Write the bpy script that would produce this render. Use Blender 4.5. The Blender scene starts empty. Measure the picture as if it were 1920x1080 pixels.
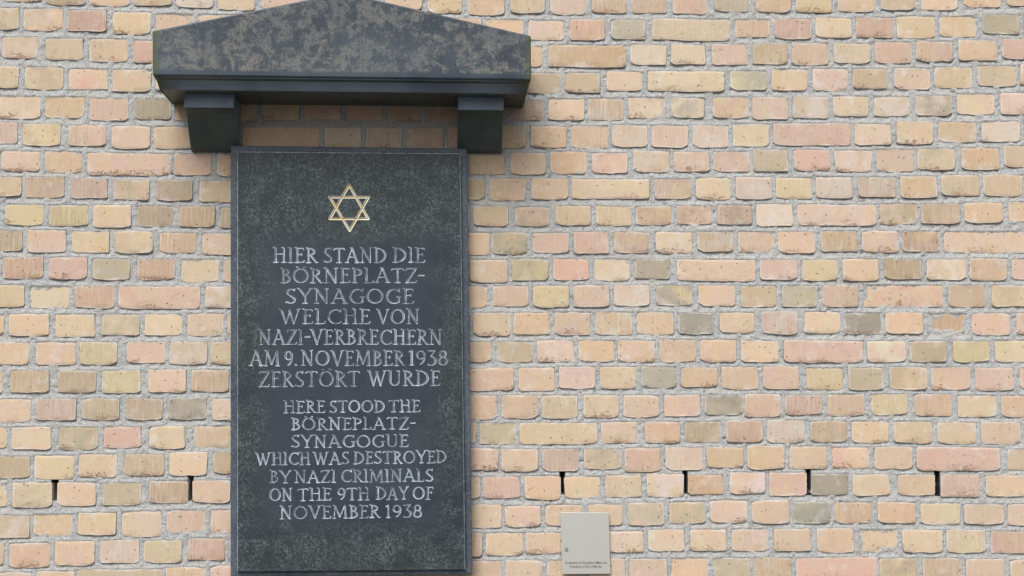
import bpy, math, random
import numpy as np
from mathutils import Vector, Matrix, Euler

# ------------------------------------------------------------------ camera, sky, sun, exposure
SC = bpy.context.scene
CAM_D, CAM_Z = 4.29, 1.60
PITCH, YAW, ROLL = math.radians(4.43), math.radians(3.06), math.radians(0.0)
FPX = 2711.0
cam = bpy.data.cameras.new('camera'); cam.sensor_width = 36.0; cam.lens = FPX / 1920 * 36.0
cam.clip_start = 0.05; cam.clip_end = 500
camo = bpy.data.objects.new('camera', cam); SC.collection.objects.link(camo)
camo.location = (0, -CAM_D, CAM_Z); camo.rotation_euler = (math.pi / 2 + PITCH, ROLL, -YAW)
SC.camera = camo

SUN_EL, SUN_AZ = math.radians(50), math.radians(-20)      # azimuth measured from straight behind the camera, minus = left
w = bpy.data.worlds.new('World'); SC.world = w; w.use_nodes = True
nt = w.node_tree; nt.nodes.clear()
sky = nt.nodes.new('ShaderNodeTexSky'); sky.sky_type = 'NISHITA'; sky.sun_disc = False
sky.sun_elevation = SUN_EL; sky.sun_rotation = math.pi - SUN_AZ; sky.dust_density = 4.0; sky.air_density = 1.0
hs = nt.nodes.new('ShaderNodeHueSaturation'); hs.inputs['Saturation'].default_value = 0.30
bg = nt.nodes.new('ShaderNodeBackground'); bg.inputs['Strength'].default_value = 0.060
wo = nt.nodes.new('ShaderNodeOutputWorld')
nt.links.new(sky.outputs[0], hs.inputs['Color']); nt.links.new(hs.outputs[0], bg.inputs['Color']); nt.links.new(bg.outputs[0], wo.inputs[0])
sl = bpy.data.lights.new('sun', 'SUN'); sl.energy = 1.5; sl.angle = math.radians(38); sl.color = (1.0, 0.98, 0.972)
so = bpy.data.objects.new('sun', sl); SC.collection.objects.link(so)
sd = Vector((math.sin(SUN_AZ) * math.cos(SUN_EL), -math.cos(SUN_AZ) * math.cos(SUN_EL), math.sin(SUN_EL)))   # towards the sun
so.rotation_euler = sd.to_track_quat('Z', 'Y').to_euler(); so.location = (-3, -6, 6)
SC.view_settings.view_transform = 'Standard'; SC.view_settings.look = 'None'
SC.view_settings.exposure = 1.52; SC.view_settings.gamma = 1.0; SC.view_settings.use_curve_mapping = False
SC.render.engine = 'CYCLES'

# ------------------------------------------------------------------ helpers
rng = random.Random(11)
nrg = np.random.RandomState(5)
RM = Euler((math.pi / 2 + PITCH, ROLL, -YAW)).to_matrix()
RMn = np.array(RM)
def W(px, py, d=0.0):
    """photo pixel -> world point on the upright plane standing d metres in front of the wall (measuring aid)"""
    v = RM @ Vector((px - 960, 540 - py, -FPX)); t = (CAM_D - d) / v.y
    return Vector((v.x * t, -d, CAM_Z + v.z * t))
def Wn(px, py, d):
    px = np.asarray(px, float); py = np.asarray(py, float); dd = np.asarray(d, float)
    a = np.stack([px - 960, 540 - py, np.full(px.shape, -FPX)], -1) @ RMn.T
    t = (CAM_D - dd) / a[..., 1]
    return np.stack([a[..., 0] * t, a[..., 1] * t - CAM_D, CAM_Z + a[..., 2] * t], -1)

def link(o, parent=None):
    SC.collection.objects.link(o)
    if parent is not None: o.parent = parent
    return o
def mesh(name, V, F, mat=None, parent=None, smooth=False):
    me = bpy.data.meshes.new(name); me.from_pydata([tuple(v) for v in V], [], [tuple(f) for f in F]); me.update()
    if mat: me.materials.append(mat)
    if smooth: me.polygons.foreach_set('use_smooth', [True] * len(me.polygons))
    return link(bpy.data.objects.new(name, me), parent)
def thing(name, label, cat, loc=(0, 0, 0)):
    o = bpy.data.objects.new(name, None); o.empty_display_size = 0.1; o['label'] = label; o['category'] = cat
    o.location = loc
    return link(o)
def attach(o, p):
    o.parent = p; o.matrix_parent_inverse = Matrix.Translation(-Vector(p.location))
def lin(c):
    c = c / 255.0
    return c / 12.92 if c <= 0.04045 else ((c + 0.055) / 1.055) ** 2.4

class NT:
    def __init__(s, name):
        s.m = bpy.data.materials.new(name); s.m.use_nodes = True; s.t = s.m.node_tree; s.t.nodes.clear()
        s.out = s.n('ShaderNodeOutputMaterial'); s.b = s.n('ShaderNodeBsdfPrincipled'); s.l(s.b.outputs[0], s.out.inputs[0])
    def n(s, t, **k):
        x = s.t.nodes.new(t)
        for a, b in k.items(): setattr(x, a, b)
        return x
    def l(s, a, b): s.t.links.new(a, b)
    def val(s, sock, v):
        if hasattr(v, 'is_output'): s.l(v, sock)
        else: sock.default_value = v
    def math(s, op, a, b=None, c=None, clamp=False):
        x = s.n('ShaderNodeMath', operation=op, use_clamp=clamp)
        s.val(x.inputs[0], a)
        if b is not None: s.val(x.inputs[1], b)
        if c is not None: s.val(x.inputs[2], c)
        return x.outputs[0]
    def vmath(s, op, a, b=None):
        x = s.n('ShaderNodeVectorMath', operation=op); s.val(x.inputs[0], a)
        if b is not None: s.val(x.inputs[1], b)
        return x.outputs[0]
    def mix(s, f, a, b, mode='MIX'):
        x = s.n('ShaderNodeMix', data_type='RGBA', blend_type=mode); x.clamp_factor = True
        s.val(x.inputs[0], f); s.val(x.inputs[6], a); s.val(x.inputs[7], b)
        return x.outputs[2]
    def noise(s, vec, scale, detail=4, rough=0.55, dist=0.0):
        x = s.n('ShaderNodeTexNoise'); s.l(vec, x.inputs['Vector']); x.inputs['Scale'].default_value = scale
        x.inputs['Detail'].default_value = detail; x.inputs['Roughness'].default_value = rough; x.inputs['Distortion'].default_value = dist
        return x.outputs[0]
    def vor(s, vec, scale, feat='F1'):
        x = s.n('ShaderNodeTexVoronoi', feature=feat); s.l(vec, x.inputs['Vector']); x.inputs['Scale'].default_value = scale
        return x
    def ramp(s, f, lo, hi, a=0.0, b=1.0):
        x = s.n('ShaderNodeMapRange'); x.clamp = True; s.val(x.inputs[0], f)
        x.inputs[1].default_value = lo; x.inputs[2].default_value = hi; x.inputs[3].default_value = a; x.inputs[4].default_value = b
        return x.outputs[0]
    def bump(s, h, strength, dist, prev=None):
        x = s.n('ShaderNodeBump'); x.inputs['Strength'].default_value = strength; x.inputs['Distance'].default_value = dist
        s.l(h, x.inputs['Height'])
        if prev is not None: s.l(prev, x.inputs['Normal'])
        return x.outputs[0]
def rgb(r, g, b, k=1.0): return (lin(r) * k, lin(g) * k, lin(b) * k, 1.0)

KB = 0.62     # ratio between the look of a lit surface in the photograph and its base colour

# ------------------------------------------------------------------ materials
def brick_material(name, per_object):
    s = NT(name)
    tc = s.n('ShaderNodeTexCoord')
    if per_object:
        oi = s.n('ShaderNodeObjectInfo'); ca = oi.outputs['Color']
        a = s.n('ShaderNodeAttribute', attribute_type='OBJECT', attribute_name='tone'); cb = a.outputs['Color']
        a2 = s.n('ShaderNodeAttribute', attribute_type='OBJECT', attribute_name='comb'); comb = a2.outputs['Fac']
    else:
        a0 = s.n('ShaderNodeAttribute', attribute_name='col_a'); ca = a0.outputs['Color']
        a = s.n('ShaderNodeAttribute', attribute_name='col_b'); cb = a.outputs['Color']
        a2 = s.n('ShaderNodeAttribute', attribute_name='comb'); comb = a2.outputs['Fac']
    rim = s.n('ShaderNodeAttribute', attribute_name='rim').outputs['Fac']       # 1 on the arris, 0 in the field
    low = s.n('ShaderNodeAttribute', attribute_name='low').outputs['Fac']       # 1 at the foot of the brick
    geo = s.n('ShaderNodeNewGeometry'); vec = geo.outputs['Position']
    big = s.noise(vec, 17, 3, 0.55, 0.6)
    col = s.mix(s.ramp(big, 0.40, 0.60), ca, cb)
    col = s.mix(s.ramp(s.noise(vec, 2.3, 4, 0.6), 0.38, 0.66, 0.0, 0.26), col, (0.50, 0.44, 0.38, 1))
    # bands of fired skin running across the brick
    mid = s.noise(vec, 55, 4, 0.6)
    col = s.mix(s.ramp(mid, 0.35, 0.68, 0.0, 0.25), col, s.mix(0.5, col, (0.42, 0.30, 0.18, 1)))
    sep = s.n('ShaderNodeSeparateXYZ'); s.l(vec, sep.inputs[0])
    comb_v = s.n('ShaderNodeCombineXYZ'); s.l(s.math('MULTIPLY', sep.outputs[0], 330.0), comb_v.inputs[0]); s.l(s.math('MULTIPLY', sep.outputs[2], 9.0), comb_v.inputs[2])
    strn = s.noise(comb_v.outputs[0], 1.0, 3, 0.7)
    strf = s.math('MULTIPLY', s.ramp(strn, 0.36, 0.60, 1.0, 0.0), comb)
    col = s.mix(s.math('MULTIPLY', strf, 0.46), col, s.mix(0.6, col, (0.17, 0.115, 0.07, 1)))
    # grey-white mortar film, mostly towards the edges
    film = s.noise(vec, 24, 5, 0.62)
    ff = s.ramp(s.math('ADD', film, s.math('MULTIPLY', rim, 0.25)), 0.58, 0.80, 0.0, 0.75)
    col = s.mix(ff, col, (0.50, 0.485, 0.46, 1))
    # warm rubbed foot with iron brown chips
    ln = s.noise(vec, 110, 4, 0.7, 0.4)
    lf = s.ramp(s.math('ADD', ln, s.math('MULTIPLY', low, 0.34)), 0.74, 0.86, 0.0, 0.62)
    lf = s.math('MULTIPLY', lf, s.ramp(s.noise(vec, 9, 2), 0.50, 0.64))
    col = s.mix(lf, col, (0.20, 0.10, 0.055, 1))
    # pits
    pn = s.noise(vec, 170, 3, 0.6, 1.2)
    pm = s.noise(vec, 26, 3, 0.6)
    pit = s.math('MULTIPLY', s.ramp(pn, 0.64, 0.71), s.ramp(pm, 0.50, 0.60))
    col = s.mix(s.math('MULTIPLY', pit, 0.70), col, (0.10, 0.065, 0.045, 1))
    v1 = s.vor(s.vmath('ADD', vec, (0.3, 0, 0.1)), 62); hole = s.ramp(v1.outputs['Distance'], 0.07, 0.13, 1.0, 0.0)
    vs = s.n('ShaderNodeSeparateColor'); s.l(v1.outputs['Color'], vs.inputs[0])
    hole = s.math('MULTIPLY', hole, s.math('GREATER_THAN', vs.outputs[0], 0.74))
    col = s.mix(s.math('MULTIPLY', hole, 0.9), col, (0.05, 0.035, 0.03, 1))
    grit = s.noise(vec, 330, 4, 0.8)
    col = s.mix(s.ramp(grit, 0.32, 0.50, 0.30, 0.0), col, s.mix(1.0, col, (0.60, 0.54, 0.48, 1), 'MULTIPLY'))
    col = s.mix(s.ramp(grit, 0.55, 0.70, 0.0, 0.18), col, (0.62, 0.56, 0.48, 1))
    fine = s.noise(vec, 900, 3, 0.7)
    col = s.mix(s.ramp(fine, 0.3, 0.7, 0.22, 0.0), col, s.mix(1.0, col, (0.62, 0.58, 0.54, 1), 'MULTIPLY'))
    s.l(col, s.b.inputs['Base Color']); s.b.inputs['Roughness'].default_value = 0.88; s.b.inputs['Specular IOR Level'].default_value = 0.25
    h = s.math('ADD', s.math('MULTIPLY', fine, 0.30), s.math('MULTIPLY', mid, 0.8))
    h = s.math('SUBTRACT', h, s.math('MULTIPLY', pit, 1.3)); h = s.math('SUBTRACT', h, s.math('MULTIPLY', hole, 2.0))
    h = s.math('SUBTRACT', h, s.math('MULTIPLY', strf, 0.55)); h = s.math('ADD', h, s.math('MULTIPLY', ff, 0.35)); h = s.math('SUBTRACT', h, s.math('MULTIPLY', lf, 1.3))
    s.l(s.bump(h, 1.0, 0.0018), s.b.inputs['Normal'])
    return s.m

def mortar_material():
    s = NT('mortar_sand'); vec = s.n('ShaderNodeNewGeometry').outputs['Position']
    a = s.noise(vec, 7, 4, 0.6); b = s.noise(vec, 420, 4, 0.75); c = s.noise(vec, 190, 4, 0.75)
    col = s.mix(s.ramp(a, 0.35, 0.68), rgb(184, 186, 185, 1.05), rgb(195, 193, 187, 1.05))
    col = s.mix(s.ramp(c, 0.33, 0.49, 0.75, 0.0), col, (0.15, 0.152, 0.152, 1))
    col = s.mix(s.ramp(s.noise(vec, 270, 3, 0.8), 0.57, 0.68, 0.0, 0.85), col, (0.70, 0.71, 0.73, 1))
    g = s.ramp(s.noise(vec, 4.3, 3), 0.58, 0.72, 0.0, 0.25)
    col = s.mix(g, col, (0.38, 0.35, 0.29, 1))
    s.l(col, s.b.inputs['Base Color']); s.b.inputs['Roughness'].default_value = 0.95; s.b.inputs['Specular IOR Level'].default_value = 0.2
    h = s.math('ADD', s.math('MULTIPLY', b, 0.7), s.math('MULTIPLY', c, 1.4))
    s.l(s.bump(h, 1.0, 0.0080), s.b.inputs['Normal'])
    return s.m

def stone_material(name, mode, kk=None):
    """dark blue basalt; mode: 'panel', 'plain', 'pediment'"""
    s = NT(name); vec = s.n('ShaderNodeNewGeometry').outputs['Position']
    sep = s.n('ShaderNodeSeparateXYZ'); s.l(vec, sep.inputs[0]); X, Z = sep.outputs[0], sep.outputs[2]
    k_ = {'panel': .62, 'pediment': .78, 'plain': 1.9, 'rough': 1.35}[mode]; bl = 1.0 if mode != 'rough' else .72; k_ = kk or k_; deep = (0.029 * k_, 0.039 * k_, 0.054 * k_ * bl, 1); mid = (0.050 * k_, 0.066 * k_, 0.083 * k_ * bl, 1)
    n1 = s.noise(vec, 5.5, 4, 0.6, 0.3); n2 = s.noise(vec, 60, 4, 0.7); n3 = s.noise(vec, 240, 3, 0.7); n4 = s.noise(vec, 700, 2, 0.7)
    col = s.mix(s.ramp(n1, 0.35, 0.65), deep, mid)
    film = None
    if mode == 'pediment':
        p = s.noise(vec, 24, 6, 0.74, 0.5)
        pz = PED_BAND
        clean = s.ramp(s.math('ADD', Z, s.math('MULTIPLY', n2, .012)), pz + .006, pz + 0.014)
        m = s.ramp(s.math('ADD', s.math('MULTIPLY', p, 0.78), s.math('MULTIPLY', n2, 0.25)), 0.485, 0.575)
        gr = s.ramp(s.math('ADD', n3, s.math('MULTIPLY', n4, 0.35)), 0.56, 0.70, 0.10, 1.0)
        film = s.math('MULTIPLY', s.math('MULTIPLY', m, gr), clean)
        lc = s.mix(s.ramp(s.noise(vec, 6, 2), 0.4, 0.6), (0.172, 0.160, 0.138, 1), (0.118, 0.130, 0.125, 1))
        col = s.mix(s.math('MULTIPLY', film, 0.72), col, lc)
        fl = s.math('MULTIPLY', s.ramp(s.noise(vec, 330, 3, 0.8), 0.58, 0.66), clean)
        col = s.mix(s.math('MULTIPLY', fl, 0.55), col, (0.17, 0.165, 0.145, 1))
        cv = s.n('ShaderNodeCombineXYZ'); s.l(s.math('MULTIPLY', X, 30.0), cv.inputs[0]); s.l(s.math('MULTIPLY', Z, 2.0), cv.inputs[2])
        col = s.mix(s.ramp(s.noise(cv.outputs[0], 1.0, 4, 0.7), 0.52, 0.72, 0.0, 0.5), col, (0.020, 0.026, 0.034, 1))
        # algae creeping in from both ends
        ax = s.math('ABSOLUTE', s.math('SUBTRACT', X, PED_CX))
        al = s.ramp(s.math('ADD', ax, s.math('MULTIPLY', n2, 0.035)), PED_HW - 0.004, PED_HW + 0.016, 0.0, 0.85)
        col = s.mix(al, col, (0.050, 0.062, 0.028, 1))
    elif mode == 'panel':
        # wiped field round the lettering stays smooth, the rest is spotted with lime
        ex = s.ramp(s.math('ADD', s.math('ABSOLUTE', s.math('SUBTRACT', X, TXT[0])), s.math('MULTIPLY', n1, 0.22)), TXT[1] + 0.045, TXT[1] + 0.125)
        ez = s.ramp(s.math('ADD', s.math('ABSOLUTE', s.math('SUBTRACT', Z, TXT[2])), s.math('MULTIPLY', n1, 0.10)), TXT[3] + 0.02, TXT[3] + 0.09)
        field = s.math('MAXIMUM', ex, ez)
        m = s.math('MULTIPLY', s.ramp(s.noise(vec, 190, 4, 0.8), 0.48, 0.60), s.ramp(s.noise(vec, 20, 5, 0.7), 0.38, 0.62, 0.12, 1.0))
        film = s.math('MULTIPLY', m, s.math('ADD', s.math('MULTIPLY', field, 0.92), 0.08))
        col = s.mix(s.math('MULTIPLY', field, 0.80), col, (0.017, 0.024, 0.0245, 1))
        col = s.mix(s.math('MULTIPLY', film, 0.75), col, (0.115, 0.145, 0.145, 1))
        col = s.mix(s.math('MULTIPLY', s.ramp(s.noise(vec, 300, 2, 0.7), 0.66, 0.72), s.math('ADD', s.math('MULTIPLY', field, .55), .12)), col, (0.24, 0.27, 0.26, 1))
        v = s.vor(vec, 30); vs = s.n('ShaderNodeSeparateColor'); s.l(v.outputs['Color'], vs.inputs[0])
        sp = s.math('MULTIPLY', s.ramp(v.outputs['Distance'], 0.035, 0.06, 1.0, 0.0), s.math('GREATER_THAN', vs.outputs[1], 0.88))
        col = s.mix(s.math('MULTIPLY', sp, 0.8), col, (0.5, 0.52, 0.5, 1))
        # run-off streaks
        cv = s.n('ShaderNodeCombineXYZ'); s.l(s.math('MULTIPLY', X, 40.0), cv.inputs[0]); s.l(s.math('MULTIPLY', Z, 1.5), cv.inputs[2])
        st = s.noise(cv.outputs[0], 1.0, 3, 0.6)
        col = s.mix(s.ramp(st, 0.62, 0.75, 0.0, 0.22), col, (0.10, 0.125, 0.15, 1))
    else:
        m = s.math('MULTIPLY', s.ramp(s.noise(vec, 120, 4, 0.7), 0.5, 0.7), s.ramp(s.noise(vec, 14, 3), 0.35, 0.65))
        film = m
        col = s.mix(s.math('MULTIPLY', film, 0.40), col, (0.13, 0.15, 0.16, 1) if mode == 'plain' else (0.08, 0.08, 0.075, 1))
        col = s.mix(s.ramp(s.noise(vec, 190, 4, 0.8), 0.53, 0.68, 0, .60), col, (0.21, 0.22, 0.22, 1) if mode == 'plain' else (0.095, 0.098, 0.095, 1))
        ax = s.math('ABSOLUTE', s.math('SUBTRACT', X, PED_CX))
        al = s.ramp(s.math('ADD', ax, s.math('MULTIPLY', n2, 0.06)), PED_HW - 0.05, PED_HW + 0.02, 0.0, 0.8)
        col = s.mix(al, col, (0.050, 0.060, 0.030, 1))
    s.l(col, s.b.inputs['Base Color'])
    s.l(s.math('ADD', 0.36, s.math('MULTIPLY', film, 0.4)), s.b.inputs['Roughness'])
    s.b.inputs['Specular IOR Level'].default_value = 0.22
    h = s.math('ADD', s.math('MULTIPLY', n3, 0.5), s.math('MULTIPLY', n2, 0.5))
    s.l(s.bump(h, 0.35, 0.0012), s.b.inputs['Normal'])
    return s.m

def cut_material(name, base, light, gold=None):
    s = NT(name); vec = s.n('ShaderNodeNewGeometry').outputs['Position']
    a = s.noise(vec, 55, 5, 0.72); b = s.noise(vec, 420, 3, 0.7)
    oi = s.n('ShaderNodeObjectInfo')
    wear = s.n('ShaderNodeAttribute', attribute_type='OBJECT', attribute_name='chalk').outputs['Fac']
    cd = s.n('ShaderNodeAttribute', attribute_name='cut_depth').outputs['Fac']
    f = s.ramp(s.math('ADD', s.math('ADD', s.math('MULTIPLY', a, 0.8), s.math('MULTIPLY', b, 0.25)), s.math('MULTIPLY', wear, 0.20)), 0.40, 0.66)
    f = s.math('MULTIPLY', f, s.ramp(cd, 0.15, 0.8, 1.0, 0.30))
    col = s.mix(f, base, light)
    if gold: col = s.mix(s.ramp(s.noise(vec, 60, 3, 0.6), 0.50, 0.60, 0.0, 0.7), col, gold)
    s.l(col, s.b.inputs['Base Color']); s.b.inputs['Roughness'].default_value = 0.8
    s.l(s.bump(s.math('ADD', a, b), 0.6, 0.0012), s.b.inputs['Normal'])
    return s.m

# pediment placement, also used by its algae stains
d_slab, d_fas, d_cor = 0.266, 0.205, 0.149
pL, pR = W(285.5, 140, d_slab), W(996, 149, d_slab)
PED_CX = (pL.x + pR.x) / 2; PED_HW = (pR.x - pL.x) / 2
PED_BAND = W(640, 137, d_slab).z
tA, tB = W(470, 450, 0.06), W(842, 985, 0.06)
TXT = ((tA.x + tB.x) / 2, (tB.x - tA.x) / 2, (tA.z + tB.z) / 2, (tA.z - tB.z) / 2)

M_BRICK = brick_material('fired_brick', True); M_BRICK_FAR = brick_material('fired_brick_far', False)
M_MORTAR = mortar_material()
M_PANEL = stone_material('basalt_polished', 'panel'); M_STONE = stone_material('basalt_lit', 'plain', 3.6); M_BACK = stone_material('basalt_edge', 'plain', 1.05); M_STONE_SHADE = stone_material('basalt_shaded', 'rough'); M_PED = stone_material('basalt_lichen', 'pediment')  # canopy stone in a lit and a shaded copy, contrast put into the colour
M_CUT = cut_material('cut_stone', (0.070, 0.088, 0.115, 1), (0.42, 0.47, 0.52, 1))
M_STAR = cut_material('cut_star', (0.42, 0.40, 0.32, 1), (0.78, 0.76, 0.70, 1), (0.55, 0.42, 0.18, 1))

# ------------------------------------------------------------------ ground (below the picture)
s = NT('paving_grey'); vec = s.n('ShaderNodeNewGeometry').outputs['Position']
s.l(s.mix(s.ramp(s.noise(vec, 3, 6, 0.6), 0.3, 0.7), (0.055, 0.052, 0.048, 1), (0.095, 0.09, 0.084, 1)), s.b.inputs['Base Color']); s.b.inputs['Roughness'].default_value = 0.9
s.l(s.bump(s.noise(vec, 90, 4, 0.7), 0.6, 0.004), s.b.inputs['Normal'])
g = mesh('ground', [(-60, -60, 0), (60, -60, 0), (60, 20, 0), (-60, 20, 0)], [(0, 1, 2, 3)], s.m); g['kind'] = 'structure'

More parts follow.
